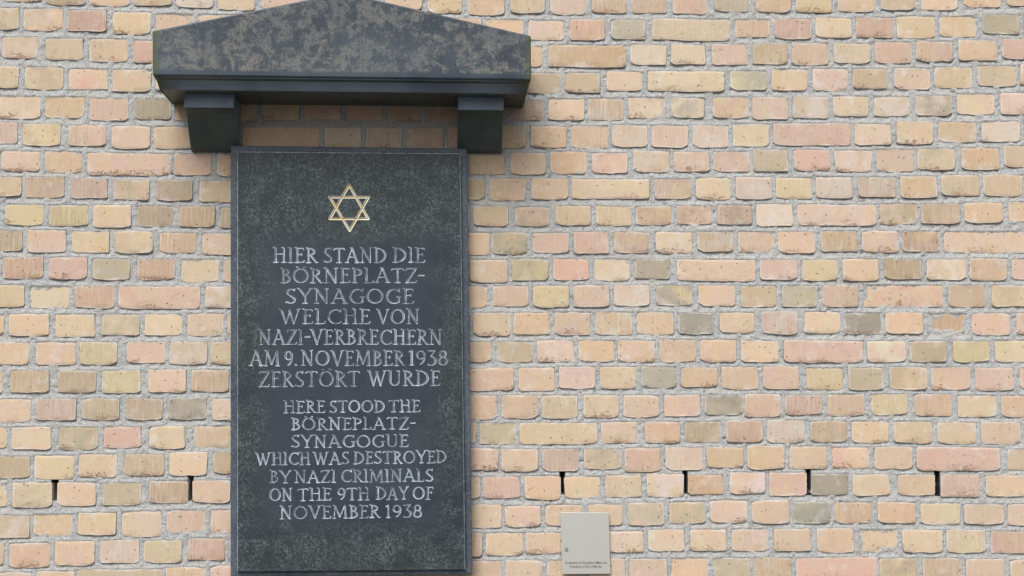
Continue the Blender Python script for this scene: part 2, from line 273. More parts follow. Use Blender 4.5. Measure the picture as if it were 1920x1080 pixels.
# ------------------------------------------------------------------ the brick wall, course by course, measured from the photograph
# x0 x1 top foot tone(s); a trailing s marks a combed face
COURSES = '''
-75 0 -42 -2 T|8 79 -38 2 T|86 160 -31 9 G|169 243 -29 11 O|251 322 -30 10 OT|331 400 -28 14 PW|408 478 -24 19 Y|491 562 -26 18 P|722 791 -24 19 O|802 866 -16 25 Y|878 946 -14 28 O|957 1022 -16 25 Ys|1032 1098 -13 27 P|1110 1174 -15 25 Os|1184 1250 -15 25 OPs|1261 1325 -14 26 PS|1340 1404 -18 21 E|1417 1483 -17 23 O|1493 1559 -17 23 L|1571 1640 -18 22 O|1651 1716 -21 19 TY|1727 1795 -21 19 OY|1807 1876 -26 14 O|1889 1960 -28 12 T
-40 36 15 55 T|44 118 16 57 OT|126 200 19 59 PSs|211 283 23 64 Y|292 363 27 67 O|373 445 28 68 O|912 981 37 75 O|991 1057 38 75 PO|1068 1134 36 75 SOs|1146 1210 37 74 E|1223 1368 36 76 Y|1378 1444 36 70 Os|1453 1521 35 73 SPs|1529 1597 34 71 Y|1605 1675 33 71 SOs|1682 1753 31 72 Y|1762 1831 30 69 Y|1843 1911 27 64 EG|1921 1990 25 62 O
-68 -6 68 108 O|4 71 69 109 TP|85 156 72 112 T|167 239 73 116 OT|250 322 76 117 Ss|945 1016 86 125 O|1029 1173 85 126 O|1182 1249 84 122 WY|1258 1323 84 121 Y|1335 1401 83 122 PS|1412 1477 81 121 Ts|1485 1553 81 122 OP|1564 1632 81 119 TY|1641 1710 79 119 Ps|1717 1786 78 115 OPs|1797 1869 76 114 O|1879 1950 73 111 S
-35 35 124 165 TG|46 119 126 168 YT|129 202 129 168 YS|211 283 131 172 T|293 365 134 172 O|983 1051 137 175 G|1060 1125 137 174 T|1138 1204 134 170 YP|1215 1358 134 172 TY|1369 1437 134 169 EL|1447 1513 130 170 Y|1524 1590 129 170 PW|1599 1664 129 166 T|1677 1744 128 168 PT|1753 1824 126 165 YT|1834 1906 124 162 T|1913 1985 122 160 P
-70 76 180 222 TY|84 158 182 221 OT|168 240 184 226 OP|250 321 185 224 Es|329 400 188 226 Os|410 482 190 226 O|491 561 190 225 OT|571 640 190 224 SO|649 716 190 225 S|727 791 190 228 SOs|800 868 190 228 Ss|878 941 188 226 O|951 1020 188 225 OPs|1028 1096 186 225 O|1102 1169 185 225 OWs|1178 1245 183 222 Y|1258 1321 184 221 EY|1337 1404 183 221 SO|1411 1478 182 224 PY|1487 1553 181 222 TW|1563 1629 181 218 YT|1639 1705 182 218 TW|1717 1785 179 217 EW|1795 1865 176 215 PY|1876 1945 174 214 P
-38 33 229 269 P|43 114 232 273 YT|128 199 235 273 TP|210 282 237 279 OP|289 360 238 279 T|378 446 238 279 O|455 599 239 280 O|608 677 240 281 OY|686 753 240 281 OYs|763 831 240 281 OTs|841 905 238 280 S|916 986 236 278 OT|995 1062 237 277 O|1071 1139 236 278 O|1147 1214 235 275 OW|1222 1290 236 277 PO|1299 1366 235 277 WP|1375 1442 233 275 Y|1450 1595 232 273 PS|1602 1671 233 272 PY|1681 1749 228 271 YO|1760 1831 229 266 T|1841 1913 227 266 W|1922 1990 225 264 P
2 75 284 321 PO|84 156 284 323 O|164 319 287 329 OP|326 396 288 329 PO|407 475 289 330 O|880 946 290 327 OT|957 1023 287 327 O|1032 1100 284 326 O|1110 1177 287 325 SP|1188 1256 283 323 WY|1263 1330 285 322 P|1338 1406 284 322 PS|1413 1478 281 322 G|1489 1557 280 320 S|1566 1635 282 322 OW|1644 1714 279 322 OP|1720 1790 279 319 TG|1803 1874 278 318 O|1883 1950 274 314 T
-30 41 332 368 T|49 121 332 371 POs|133 202 335 372 Ps|213 280 338 375 GOs|293 361 338 376 GKs|374 443 339 379 T|845 909 336 374 G|919 986 335 376 O|997 1065 335 374 OP|1072 1218 336 373 PL|1228 1296 335 373 POs|1305 1370 334 374 OT|1379 1447 332 373 WP|1455 1523 333 372 L|1530 1599 332 371 W|1609 1679 332 370 PWs|1688 1757 331 371 O|1765 1836 329 367 OT|1844 1917 328 368 OY
-70 -2 384 422 T|10 82 384 422 L|92 166 384 423 LYs|175 246 384 426 PL|256 325 386 424 Gs|335 403 387 425 Ts|413 480 389 427 Ts|813 880 387 424 O|888 953 387 424 T|966 1030 389 424 GO|1041 1108 386 422 Y|1117 1183 386 423 YO|1192 1259 387 422 OK|1269 1335 385 421 PK|1345 1410 385 421 PKs|1418 1487 383 424 WY|1496 1644 384 423 OP|1650 1720 382 421 PG|1728 1800 382 420 TPs|1809 1881 380 418 O|1892 1960 379 416 O
-30 42 433 471 Ts|52 124 432 473 PO|135 205 434 474 YL|217 287 434 475 TY|299 369 436 474 Os|380 450 438 478 PO|850 918 436 477 O|922 988 436 477 TE|999 1067 437 474 P|1076 1142 435 476 P|1151 1218 435 474 OP|1229 1298 435 475 YW|1308 1375 435 472 OWs|1384 1453 434 473 PO|1459 1528 434 475 OP|1540 1608 434 472 YOs|1616 1685 434 473 OP|1692 1763 434 472 OKs|1771 1925 434 474 OP
-68 -4 482 522 O|5 81 482 522 OSs|92 163 483 524 S|174 244 486 525 EG|257 328 485 525 SOs|340 410 486 529 Y|419 490 488 529 T|881 952 487 529 O|960 1028 486 526 LG|1037 1104 486 525 S|1114 1181 486 527 YW|1190 1256 486 523 E|1270 1417 487 527 O|1425 1495 487 525 SP|1504 1571 487 526 LY|1580 1647 486 527 OP|1660 1727 486 524 Ts|1738 1812 486 525 TW|1819 1888 485 526 O|1898 1968 485 525 P
-30 46 534 576 LY|56 130 536 578 Y|141 215 536 578 SOs|222 375 537 579 SO|385 455 537 577 WT|845 913 536 577 OT|923 991 536 574 PT|999 1067 536 576 L|1075 1142 535 576 PO|1151 1218 534 574 PW|1231 1298 535 573 LE|1310 1378 535 574 PO|1390 1456 536 576 T|1466 1532 536 576 EG|1543 1610 535 575 PY|1619 1769 535 576 SO|1779 1848 535 576 T|1860 1930 535 575 TY
-62 7 589 628 O|17 92 589 630 O|104 178 590 632 YO|190 262 590 629 TG|271 341 589 629 YO|351 419 588 630 OT|426 495 590 630 T|887 957 587 630 OY|963 1031 586 627 O|1040 1107 586 628 PO|1117 1186 586 628 OW|1194 1263 586 627 O|1272 1338 587 627 D|1350 1414 586 624 YO|1429 1496 584 627 WP|1508 1575 585 625 OY|1584 1653 587 627 D|1661 1731 586 626 O|1741 1813 588 627 Os|1823 1894 587 629 OP|1906 1970 587 626 P
-18 54 642 684 O|67 142 642 684 OP|150 220 641 684 L|238 310 641 681 P|318 389 641 683 TW|395 465 641 683 LT|852 921 641 679 OTs|933 999 641 679 T|1007 1076 638 679 PW|1085 1153 638 678 O|1159 1228 638 679 OP|1236 1305 637 679 O|1313 1381 637 679 SO|1390 1460 638 679 OY|1470 1619 639 679 SP|1627 1699 639 679 PW|1706 1775 640 679 G|1787 1855 639 679 L|1866 1936 639 679 YL
-60 5 695 738 T|19 92 695 736 Ts|109 181 695 736 Ts|191 264 695 737 LY|278 349 693 736 OP|358 429 694 734 TOs|815 963 691 733 OS|972 1040 689 733 OP|1048 1116 688 729 P|1126 1193 688 729 OY|1203 1267 688 727 E|1277 1345 689 726 O|1353 1422 688 730 O|1431 1499 687 729 OP|1512 1580 690 731 L|1591 1657 690 731 G|1669 1739 689 731 OK|1747 1820 689 731 PO|1829 1901 690 732 P|1913 1980 690 731 P
-15 58 749 792 OP|67 143 748 788 Ps|153 224 748 787 Ts|236 305 748 787 OTs|316 387 747 787 ED|398 465 748 788 PT|862 932 741 786 O|941 1008 741 785 OT|1016 1083 742 785 Y|1094 1161 741 783 YT|1169 1236 742 782 OP|1245 1313 740 781 OS|1322 1393 741 778 ED|1397 1464 739 782 OS|1472 1541 741 778 SPs|1552 1622 739 779 OP|1634 1702 739 778 LY|1714 1785 739 780 Os|1796 1869 742 782 OT|1878 1948 742 782 O
-58 12 800 840 PO|21 96 801 843 PY|110 183 800 844 TG|194 264 800 840 SP|280 347 800 841 TO|363 435 798 839 T|820 893 793 832 TO|899 968 793 833 TG|975 1121 793 833 YO|1127 1195 791 831 TP|1209 1275 791 831 OS|1285 1352 791 829 GTs|1362 1430 789 829 PSs|1439 1509 787 830 WP|1520 1588 790 829 OTs|1598 1667 790 830 YO|1676 1748 791 831 OT|1758 1831 791 832 OT|1840 1914 791 833 OY|1924 1990 792 834 O
-14 56 856 896 Ts|64 139 854 898 YL|147 219 852 895 YO|233 307 852 892 OTs|318 389 848 892 O|400 470 848 888 G|868 934 841 882 OS|940 1009 842 884 OY|1017 1085 842 884 Ps|1095 1165 841 880 TG|1171 1239 840 884 SO|1248 1317 839 882 PW|1325 1394 839 877 O|1401 1471 836 880 PO|1481 1551 837 879 OP|1561 1630 838 878 OS|1640 1711 838 880 OY|1719 1875 839 882 S|1889 1960 842 881 T
-58 13 906 950 Y|23 98 905 951 TY|107 180 905 949 OP|193 265 905 948 G|280 353 902 943 Os|361 432 901 943 OP|830 901 895 934 OT|906 975 894 934 SP|984 1052 893 937 O|1059 1126 893 934 YO|1135 1203 891 932 OY|1213 1282 888 932 YW|1290 1356 890 927 O|1368 1435 886 926 OW|1442 1513 886 930 SO|1521 1591 889 928 D|1599 1668 890 929 OY|1684 1754 891 929 O|1764 1837 890 932 SP|1849 1921 891 931 OT
-15 55 967 1009 TW|62 137 964 1005 OT|146 218 962 1003 OT|228 303 960 1006 YP|312 385 957 1000 SP|394 465 956 1000 PT|868 941 946 990 OT|947 1014 949 988 OP|1023 1092 947 986 OP|1103 1168 946 984 TO|1178 1245 943 985 ET|1255 1322 941 981 OT|1332 1401 939 980 PO|1410 1480 939 981 O|1487 1556 941 981 ED|1565 1636 942 981 Os|1646 1717 942 981 O|1727 1800 944 984 OY|1808 1882 946 983 TO|1890 1960 945 985 P
-50 7 1020 1060 O|18 94 1019 1064 OS|103 178 1015 1060 PO|187 261 1013 1056 PW|269 341 1013 1055 TL|352 422 1010 1051 SPs|838 904 1000 1044 SO|910 981 1000 1041 OT|986 1055 999 1038 OP|1062 1130 997 1037 O|1139 1207 996 1035 PO|1216 1284 993 1034 OY|1294 1362 993 1033 YO|1372 1440 993 1033 OP|1451 1520 991 1033 O|1532 1601 991 1036 O|1613 1684 992 1035 OT|1692 1767 994 1036 Y|1775 1847 994 1036 YT|1858 1930 996 1038 OSs
-10 60 1074 1114 TP|68 139 1071 1112 O|144 304 1068 1110 OT|311 384 1064 1105 O|394 465 1062 1104 SP|870 941 1052 1094 SO|948 1016 1051 1092 O|1026 1092 1050 1091 O|1105 1172 1048 1090 PO|1180 1251 1048 1090 PO|1259 1328 1047 1088 O|1338 1406 1047 1088 G|1414 1483 1046 1087 OYs|1493 1644 1045 1087 S|1650 1721 1047 1088 LG|1731 1803 1047 1089 Os|1811 1883 1048 1090 O|1895 1965 1050 1092 O
'''
TONE = {'Y': (224, 204, 166), 'L': (217, 201, 152), 'T': (209, 188, 153), 'O': (226, 194, 158), 'P': (225, 193, 174), 'S': (221, 178, 157),
        'G': (181, 168, 134), 'E': (173, 170, 147), 'D': (130, 133, 117), 'W': (227, 214, 198), 'K': (186, 160, 132)}
HOLES = [(98, 107, 897, 938, 116), (352.5, 360, 892, 940, 347), (1051.5, 1058, 884, 928, 0), (1282, 1289, 880, 927, 0), (1512.5, 1520.5, 879, 927, 0), (1754.5, 1763, 883, 929, 0)]

rows = []
for ln in COURSES.strip().split('\n'):
    r = []
    for t in ln.split('|'):
        a = t.split(); comb = 1.0 if a[4].endswith('s') else 0.0; c = a[4].rstrip('s')
        r.append([float(a[0]), float(a[1]), float(a[2]), float(a[3]), c[0], c[-1], comb, True])
    rows.append(r)
def rowy(r, x):
    xs = [(b[0] + b[1]) / 2 for b in r]
    return float(np.interp(x, xs, [b[2] for b in r])), float(np.interp(x, xs, [b[3] for b in r]))
POOL = 'OOOOOPPPTTYYYSSLGWE'
def fill(r, x0, x1, yf):
    """plain bricks between two x positions of a course (hidden by the stone or outside the picture)"""
    n = max(1, round((x1 - x0) / 79.0)); st = (x1 - x0) / n
    for i in range(n):
        a = x0 + i * st + 5 ; b = x0 + (i + 1) * st - 5
        t, f = yf((a + b) / 2)
        r.append([a, b, t + rng.uniform(-1, 1), f + rng.uniform(-1, 1), rng.choice(POOL), rng.choice(POOL), 1.0 if rng.random() < .25 else 0.0, False])
full = []
for k, r in enumerate(rows):
    r.sort(key=lambda b: b[0]); extra = []
    f = lambda x, r=r: rowy(r, x)
    for a, b in zip(r[:-1], r[1:]):
        if b[0] - a[1] > 55: fill(extra, a[1] + 4, b[0] - 4, f)
    fill(extra, -620 + (k % 2) * 35, r[0][0] - 4, f); fill(extra, r[-1][1] + 4, 2560 + (k % 2) * 35, f)
    full.append(r + extra)
top, bot = rows[0], rows[-1]
for k in range(1, 9):
    extra = []; fill(extra, -620 + (k % 2) * 38, 2560 + (k % 2) * 38, lambda x: tuple(v - 51.3 * k for v in rowy(top, x))); full.append(extra)
zlow = 1800
k = 1
while True:
    extra = []; fill(extra, -620 + (k % 2) * 38, 2560 + (k % 2) * 38, lambda x: tuple(v + 51.6 * k for v in rowy(bot, x))); full.append(extra)
    if rowy(bot, 960)[1] + 51.6 * k > 1850: break
    k += 1
bricks = [b for r in full for b in r]

def brick_shape(w, h, r, rnd, n_side):
    """outline points (counter-clockwise from front) of one soft-mud brick face"""
    hw, hh = w / 2, h / 2
    rt = r * rnd.uniform(0.5, 1.1); P = []
    rb1, rb2 = r * rnd.uniform(0.9, 2.1), r * rnd.uniform(0.9, 2.1); rt1, rt2 = r * rnd.uniform(0.4, 1.1), r * rnd.uniform(0.4, 1.1)
    sag = rnd.uniform(0.0, 0.0018)
    def corner(cx, cz, sx, sz, rx, rz, a0):
        for a in (a0, a0 + 45, a0 + 90):
            P.append((cx - sx * rx + rx * math.cos(math.radians(a)), cz - sz * rz + rz * math.sin(math.radians(a))))
    def edge(a, b, amp):
        for i in range(1, n_side + 1):
            t = i / (n_side + 1); P.append((a[0] + (b[0] - a[0]) * t, a[1] + (b[1] - a[1]) * t - 4 * amp * t * (1 - t)))
    corner(hw, hh, 1, 1, rt1, rt1 * .8, 0); e = P[-1]; edge(e, (-hw + rt2, hh), rnd.uniform(-.0006, .0006))
    corner(-hw, hh, -1, 1, rt2, rt2 * .8, 90)
    corner(-hw, -hh, -1, -1, rb1 * 1.4, rb1 * .7, 180); e = P[-1]; edge(e, (hw - rb2, -hh), sag)
    corner(hw, -hh, 1, -1, rb2 * 1.4, rb2 * .7, 270)
    if rnd.random() < .30:                      # a knocked corner
        sx, sz = rnd.choice((-1, 1)), rnd.choice((-1, -1, 1)); a, b = rnd.uniform(.006, .018), rnd.uniform(.004, .010)
        def cut(x, z):
            u, v = max(0, (hw - x * sx) / a), max(0, (hh - z * sz) / b); t = u + v
            if t >= 1: return x, z
            if t < .05: u = v = .5; t = 1
            return sx * (hw - u / t * a), sz * (hh - v / t * b)
        Q = []
        for x, z in P:
            c = cut(x, z)
            if not Q or math.hypot(c[0] - Q[-1][0], c[1] - Q[-1][1]) > .0022: Q.append(c)
        P = Q
    return [(x + rnd.gauss(0, .0008), z + rnd.gauss(0, .0009)) for x, z in P]
def brick_mesh(w, h, rnd, n_side=2, depth=0.06):
    P = brick_shape(w, h, 0.0070, rnd, n_side); n = len(P); V = []; rim = []; low = []
    dome = rnd.uniform(-.0006, .0012)
    for k, (ins, y, rm) in enumerate(((0.0, depth, 1.0), (0.0, 0.0017, 1.0), (0.0009, 0.0003, 0.8), (0.0060, -dome * .6, 0.10))):
        for x, z in P:
            sx, sz = 1 - 2 * ins / w, 1 - 2 * ins / h
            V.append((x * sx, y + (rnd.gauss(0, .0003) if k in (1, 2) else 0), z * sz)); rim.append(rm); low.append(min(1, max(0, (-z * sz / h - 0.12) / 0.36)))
    F = []
    for k in range(3):
        for i in range(n):
            j = (i + 1) % n; F.append((k * n + i, k * n + j, (k + 1) * n + j, (k + 1) * n + i))
    V.append((0, -dome, 0)); rim.append(0.0); low.append(0.2)
    for i in range(n): F.append((3 * n + i, 3 * n + (i + 1) % n, 4 * n))
    return V, F, rim, low
def set_attr(me, name, vals): 
    a = me.attributes.new(name, 'FLOAT', 'POINT'); a.data.foreach_set('value', np.asarray(vals, np.float32))

wall = thing('brick_wall', 'pale yellow and pink brick wall with wide rough grey mortar joints behind the memorial', 'wall')
HW0, HH0, SW0 = 0.110, 0.0645, 0.234
variants = {'h': [], 's': []}
for kind, wd, cnt in (('h', HW0, 24), ('s', SW0, 7)):
    for i in range(cnt):
        rn = random.Random(100 + i + (50 if kind == 's' else 0))
        V, F, rim, low = brick_mesh(wd, HH0, rn, 3 if kind == 'h' else 6)
        me = bpy.data.meshes.new('brick'); me.from_pydata(V, [], F); me.update(); me.materials.append(M_BRICK)
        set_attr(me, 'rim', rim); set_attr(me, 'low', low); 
        variants[kind].append((me, V, F, rim, low))

def covered(x, y):
    if 432 <= x <= 884 and 275 <= y: return True
    if 285 <= x <= 996 and y <= 190 and y > 58 - (x - 286) * .2 and y > 66 - (996 - x) * .232:
        return not ((x < 287 + (y - 140) * .75 and y > 140) or (x > 996 - (y - 149) * .37 and y > 149))
    if (345 <= x <= 438 or 859 <= x <= 944) and y <= 286: return True
    return 1051 <= x <= 1144 and 961 <= y <= 1077
def visible_area(b):
    xs = np.linspace(b[0], b[1], 14); ys = np.linspace(b[2], b[3], 8)
    n = sum(1 for x in xs for y in ys if 0 <= x <= 1920 and 0 <= y <= 1080 and not covered(x, y))
    return n / 112 * (b[1] - b[0]) * (b[3] - b[2])
for b in bricks: b.append(visible_area(b) if b[7] else 0.0)
order = sorted(range(len(bricks)), key=lambda i: -bricks[i][8])
single = set(order[:300])

def tone(c, j):
    r, g_, b_ = [v * .72 + k * .28 for v, k in zip(TONE[c], (225, 206, 190))]; return (min(1, lin(r) * KB * j[0]), min(1, lin(g_) * KB * j[1]), min(1, lin(b_) * KB * j[2]))
world_bricks = []
SV, SF, SR, SL, SA, SB, SCm = [], [], [], [], [], [], []
for i, b in enumerate(bricks):
    p = W((b[0] + b[1]) / 2, (b[2] + b[3]) / 2); pl, pr = W(b[0], (b[2] + b[3]) / 2), W(b[1], (b[2] + b[3]) / 2)
    pt, pb = W((b[0] + b[1]) / 2, b[2]), W((b[0] + b[1]) / 2, b[3])
    wd, ht = pr.x - pl.x, pt.z - pb.z
    if p.z - ht / 2 < 0.0: continue
    world_bricks.append((p.x, p.z, wd, ht))
    kind = 's' if wd > 0.16 else 'h'; me, V, F, rim, low = rng.choice(variants[kind])
    sx = wd / (SW0 if kind == 's' else HW0) * (1 if rng.random() < .5 else -1); sz = ht / HH0
    br = rng.gauss(1.0, .035); ja = (br * rng.gauss(1, .012), br, br * rng.gauss(1, .02)); jb = tuple(v * rng.gauss(1, .03) for v in ja)
    ca, cb = tone(b[4], ja), tone(b[5], jb)
    if b[4] == b[5]: cb = tuple(v * k for v, k in zip(ca, rng.choice([(1.04, .97, .93), (.95, .97, 1.0), (1.02, 1.03, 1.05), (.97, .93, .88)])))
    comb = (rng.uniform(.8, 1.1) if b[6] else rng.choice((.1, .2, .3, .45, .6)))
    loc = Vector((p.x, -0.0005 + rng.gauss(0, .0013), p.z)); rot = Euler((rng.gauss(0, .010), rng.gauss(0, .006), rng.gauss(0, .008)))
    if i in single:
        o = bpy.data.objects.new('brick', me); o.location = loc; o.rotation_euler = rot; o.scale = (sx, 1, sz)
        o.color = (*ca, 1); o['tone'] = [float(v) for v in cb]; o['comb'] = float(comb)
        link(o, wall)
    else:
        mx = Matrix.Translation(loc) @ rot.to_matrix().to_4x4() @ Matrix.Diagonal((sx, 1, sz, 1)); base = len(SV)
        SV += [tuple(mx @ Vector(v)) for v in V]
        SF += [tuple(base + q for q in (f if sx > 0 else f[::-1])) for f in F]
        SR += rim; SL += low; n = len(V); SA += [(*ca, 1)] * n; SB += [(*cb, 1)] * n; SCm += [comb] * n
st = mesh('brick_remainder', SV, SF, M_BRICK_FAR, wall, False); st['kind'] = 'stuff'
set_attr(st.data, 'rim', SR); set_attr(st.data, 'low', SL); set_attr(st.data, 'comb', SCm)
for nm, arr in (('col_a', SA), ('col_b', SB)):
    a = st.data.attributes.new(nm, 'FLOAT_COLOR', 'POINT'); a.data.foreach_set('color', np.asarray(arr, np.float32).ravel())

# mortar: one relief, struck back under every brick, swelling onto the brick below
fa, fb = W(-30, 0).x, W(1950, 0).x; ft, fo = W(960, -30).z, W(960, 1110).z
xa, xb = W(-610, 500).x, W(2540, 500).x
ztop = max(q[1] + q[3] / 2 for q in world_bricks) + .01
gx = np.concatenate([np.arange(xa, fa, .012), np.arange(fa, fb, .0037), np.arange(fb, xb, .012)])
gz = np.concatenate([np.arange(0.0, fo, .012), np.arange(fo, ft, .0037), np.arange(ft, ztop, .012)])
nx, nz = len(gx), len(gz)
inside = np.zeros((nz, nx), bool); edge_d = np.zeros((nz, nx))
for (cx, cz, wd, ht) in world_bricks:
    i0, i1 = np.searchsorted(gx, [cx - wd / 2, cx + wd / 2]); j0, j1 = np.searchsorted(gz, [cz - ht / 2, cz + ht / 2])
    inside[j0:j1, i0:i1] = True
    ex = np.minimum(gx[i0:i1] - (cx - wd / 2), cx + wd / 2 - gx[i0:i1]); ez = np.minimum(gz[j0:j1] - (cz - ht / 2), cz + ht / 2 - gz[j0:j1])
    edge_d[j0:j1, i0:i1] = np.minimum(ez[:, None], ex[None, :])
below = np.zeros((nz, nx)); above = np.zeros((nz, nx)); big = 0.05
acc = np.full(nx, big)
for j in range(nz):                      # distance down to the brick underneath
    dz = gz[j] - gz[j - 1] if j else 0; acc = np.where(inside[j], 0, np.minimum(acc + dz, big)); below[j] = acc
acc = np.full(nx, big)
for j in range(nz - 1, -1, -1):          # distance up to the brick overhead
    dz = gz[j + 1] - gz[j] if j < nz - 1 else 0; acc = np.where(inside[j], 0, np.minimum(acc + dz, big)); above[j] = acc
def vnoise(scale, seed):
    r = np.random.RandomState(seed); cx_, cz_ = int((xb - xa) / scale) + 4, int(ztop / scale) + 4; g_ = r.rand(cz_, cx_)
    u = (gx - xa) / scale; v = gz / scale; iu = u.astype(int); iv = v.astype(int); fu = u - iu; fv = v - iv
    fu = fu * fu * (3 - 2 * fu); fv = fv * fv * (3 - 2 * fv)
    a = g_[iv][:, iu]; b = g_[iv][:, iu + 1]; c = g_[iv + 1][:, iu]; d = g_[iv + 1][:, iu + 1]
    return (a * (1 - fu) + b * fu) * (1 - fv)[:, None] + (c * (1 - fu) + d * fu) * fv[:, None] - .5
joint_v = (above > .028) | (below > .028)
t = above / np.maximum(above + below, 1e-6)
t = np.where(joint_v, .62, t)
Hh = -0.0060 + 0.0062 * np.clip(t * 1.25, 0, 1) + vnoise(.045, 1) * .0034 + vnoise(.015, 2) * .0030 + vnoise(.0075, 3) * .0026 + vnoise(.0042, 4) * .0018
Hh = np.minimum(Hh, .0011); Hh -= np.clip(vnoise(.011, 21) - .40, 0, 1) * .09 * (vnoise(.2, 22) > .0)
over = 0.0009 + vnoise(.03, 7) * .0052 + vnoise(.008, 8) * .0048 - edge_d * .36
Hh = np.where(inside, np.minimum(np.minimum(Hh + .002, over), -edge_d * .36 + .0015), Hh)
for (a, b_, y0, y1, _) in HOLES:
    q0, q1 = W(a, y0), W(b_, y1); m = (gx > q0.x - .001) & (gx < q1.x + .001); mz = (gz < q0.z) & (gz > q1.z)
    Hh[np.ix_(mz, m)] = -.075
XX, ZZ = np.meshgrid(gx, gz); jx = vnoise(.006, 11) * .002; jz = vnoise(.006, 12) * .002
co = np.stack([XX + jx, -Hh, ZZ + jz], -1).reshape(-1, 3).astype(np.float32)
ii = (np.arange(nz - 1)[:, None] * nx + np.arange(nx - 1)[None, :]).ravel()
fc = np.stack([ii, ii + 1, ii + nx + 1, ii + nx], -1).astype(np.int32)
def np_mesh(name, co, fc, mat, parent=None, smooth=True):
    me = bpy.data.meshes.new(name); me.vertices.add(len(co)); me.vertices.foreach_set('co', np.asarray(co, np.float32).ravel())
    nf = len(fc); me.loops.add(nf * 4); me.loops.foreach_set('vertex_index', np.asarray(fc, np.int32).ravel())
    me.polygons.add(nf); me.polygons.foreach_set('loop_start', np.arange(nf, dtype=np.int32) * 4)
    me.polygons.foreach_set('use_smooth', np.full(nf, smooth)); me.update(calc_edges=True); me.validate()
    me.materials.append(mat); return link(bpy.data.objects.new(name, me), parent)
np_mesh('mortar', co, fc, M_MORTAR, wall)
# wall core behind and the open weep joints
V, F = [], []
def box(V, F, x0, x1, y0, y1, z0, z1):
    b = len(V); V += [(x0, y0, z0), (x1, y0, z0), (x1, y1, z0), (x0, y1, z0), (x0, y0, z1), (x1, y0, z1), (x1, y1, z1), (x0, y1, z1)]
    F += [tuple(b + q for q in f) for f in ((0, 3, 2, 1), (4, 5, 6, 7), (0, 1, 5, 4), (1, 2, 6, 5), (2, 3, 7, 6), (3, 0, 4, 7))]
box(V, F, xa + .01, xb - .02, .085, .30, 0, ztop - .012); mesh('wall_core', V, F, M_MORTAR, wall)
s = NT('weep_dark'); vec = s.n('ShaderNodeNewGeometry').outputs['Position']
s.l(s.mix(s.noise(vec, 200, 3), (0.012, 0.010, 0.009, 1), (0.05, 0.045, 0.04, 1)), s.b.inputs['Base Color']); s.b.inputs['Roughness'].default_value = 1.0
for (a, b_, y0, y1, _) in HOLES:
    q0, q1 = W(a - .5, y0 - .5), W(b_ + .5, y1 + .5); dx = q1.x - q0.x; y = .0035; yb = .072; lean = rng.uniform(-.0012, .0012)
    V = [(q0.x + lean, y, q0.z), (q1.x + lean, y, q0.z), (q1.x, y, q1.z), (q0.x, y, q1.z), (q0.x, yb, q0.z), (q1.x, yb, q0.z), (q1.x, yb, q1.z), (q0.x, yb, q1.z)]
    mesh('weep_joint', V, [(0, 4, 5, 1), (1, 5, 6, 2), (2, 6, 7, 3), (3, 7, 4, 0), (4, 7, 6, 5)], s.m, wall)

# ------------------------------------------------------------------ stone canopy: pediment slab, moulding, corbels
def bevel(o, wdt, seg=2):
    m = o.modifiers.new('bevel', 'BEVEL'); m.width = wdt; m.segments = seg; m.limit_method = 'ANGLE'; m.angle_limit = math.radians(25)
def shade_undersides(o, lim=-.45):
    """lit copy on fronts and ends, undersides get the copy darkened as shade"""
    o.data.materials.append(M_STONE_SHADE)
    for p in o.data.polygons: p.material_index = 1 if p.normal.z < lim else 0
def prism_y(name, pts, y0, y1, mat, parent, bv=.003):
    """polygon in x/z pulled from y0 (front) to y1 (back)"""
    n = len(pts); V = [(x, y0, z) for x, z in pts] + [(x, y1, z) for x, z in pts]
    F = [tuple(range(n)), tuple(range(2 * n - 1, n - 1, -1))] + [(i, n + i, n + (i + 1) % n, (i + 1) % n) for i in range(n)]
    o = mesh(name, V, F, mat); 
    import bmesh
    bm = bmesh.new(); bm.from_mesh(o.data); bmesh.ops.recalc_face_normals(bm, faces=bm.faces); bm.to_mesh(o.data); bm.free()
    bevel(o, bv); attach(o, parent); return o
can = thing('stone_canopy', 'dark weathered stone canopy with shallow gable top carried on two corbels above the slab', 'canopy', (PED_CX, 0, pL.z))
q = [W(285.5, 57.5, d_slab), W(285.8, 141.5, d_slab), W(996, 150, d_slab), W(995.5, 66.7, d_slab), W(644, -14.8, d_slab)]
prism_y('pediment', [(p.x, p.z) for p in q], -d_slab, -0.001, M_PED, can, .0045)
# moulding: profile (depth, z offset from the slab's foot) swept round front and both ends
zl, zr = q[1].z, q[2].z
fz = W(640, 170.8, d_fas).z; hs_ = (zl + zr) / 2 - fz
prof = [(.008, 0.001), (.010, -.003), (.022, -.004), (.028, -.006), (.036, -.011), (.044, -.018), (.051, -.026), (.055, -.0285), (.061, -hs_)]
V, F = [], []
zf = lambda x: zl + (zr - zl) * (x - q[1].x) / (q[2].x - q[1].x)
x0_, x1_ = q[1].x, q[2].x
for (ins, dz) in prof:
    k = ins * .16 + .001
    for (x, y) in ((x0_ + k, -.001), (x0_ + k, -(d_slab - ins)), (x1_ - k, -(d_slab - ins)), (x1_ - k, -.001)): V.append((x, y, zf(x) + dz))
m_ = len(prof)
for k in range(m_ - 1):
    for i in range(3): F.append((4 * k + i, 4 * (k + 1) + i, 4 * (k + 1) + i + 1, 4 * k + i + 1))
b_ = 4 * (m_ - 1); F.append((b_, b_ + 3, b_ + 2, b_ + 1)); F.append((0, 1, 2, 3)); F.append(tuple([4 * k for k in range(m_)] + [4 * k + 3 for k in range(m_ - 1, -1, -1)]))
o = mesh('moulding', V, F, M_STONE)
import bmesh
bm = bmesh.new(); bm.from_mesh(o.data); bmesh.ops.recalc_face_normals(bm, faces=bm.faces); bm.to_mesh(o.data); bm.free()
print('hs', hs_); shade_undersides(o, -.93); bevel(o, .0010); attach(o, can)
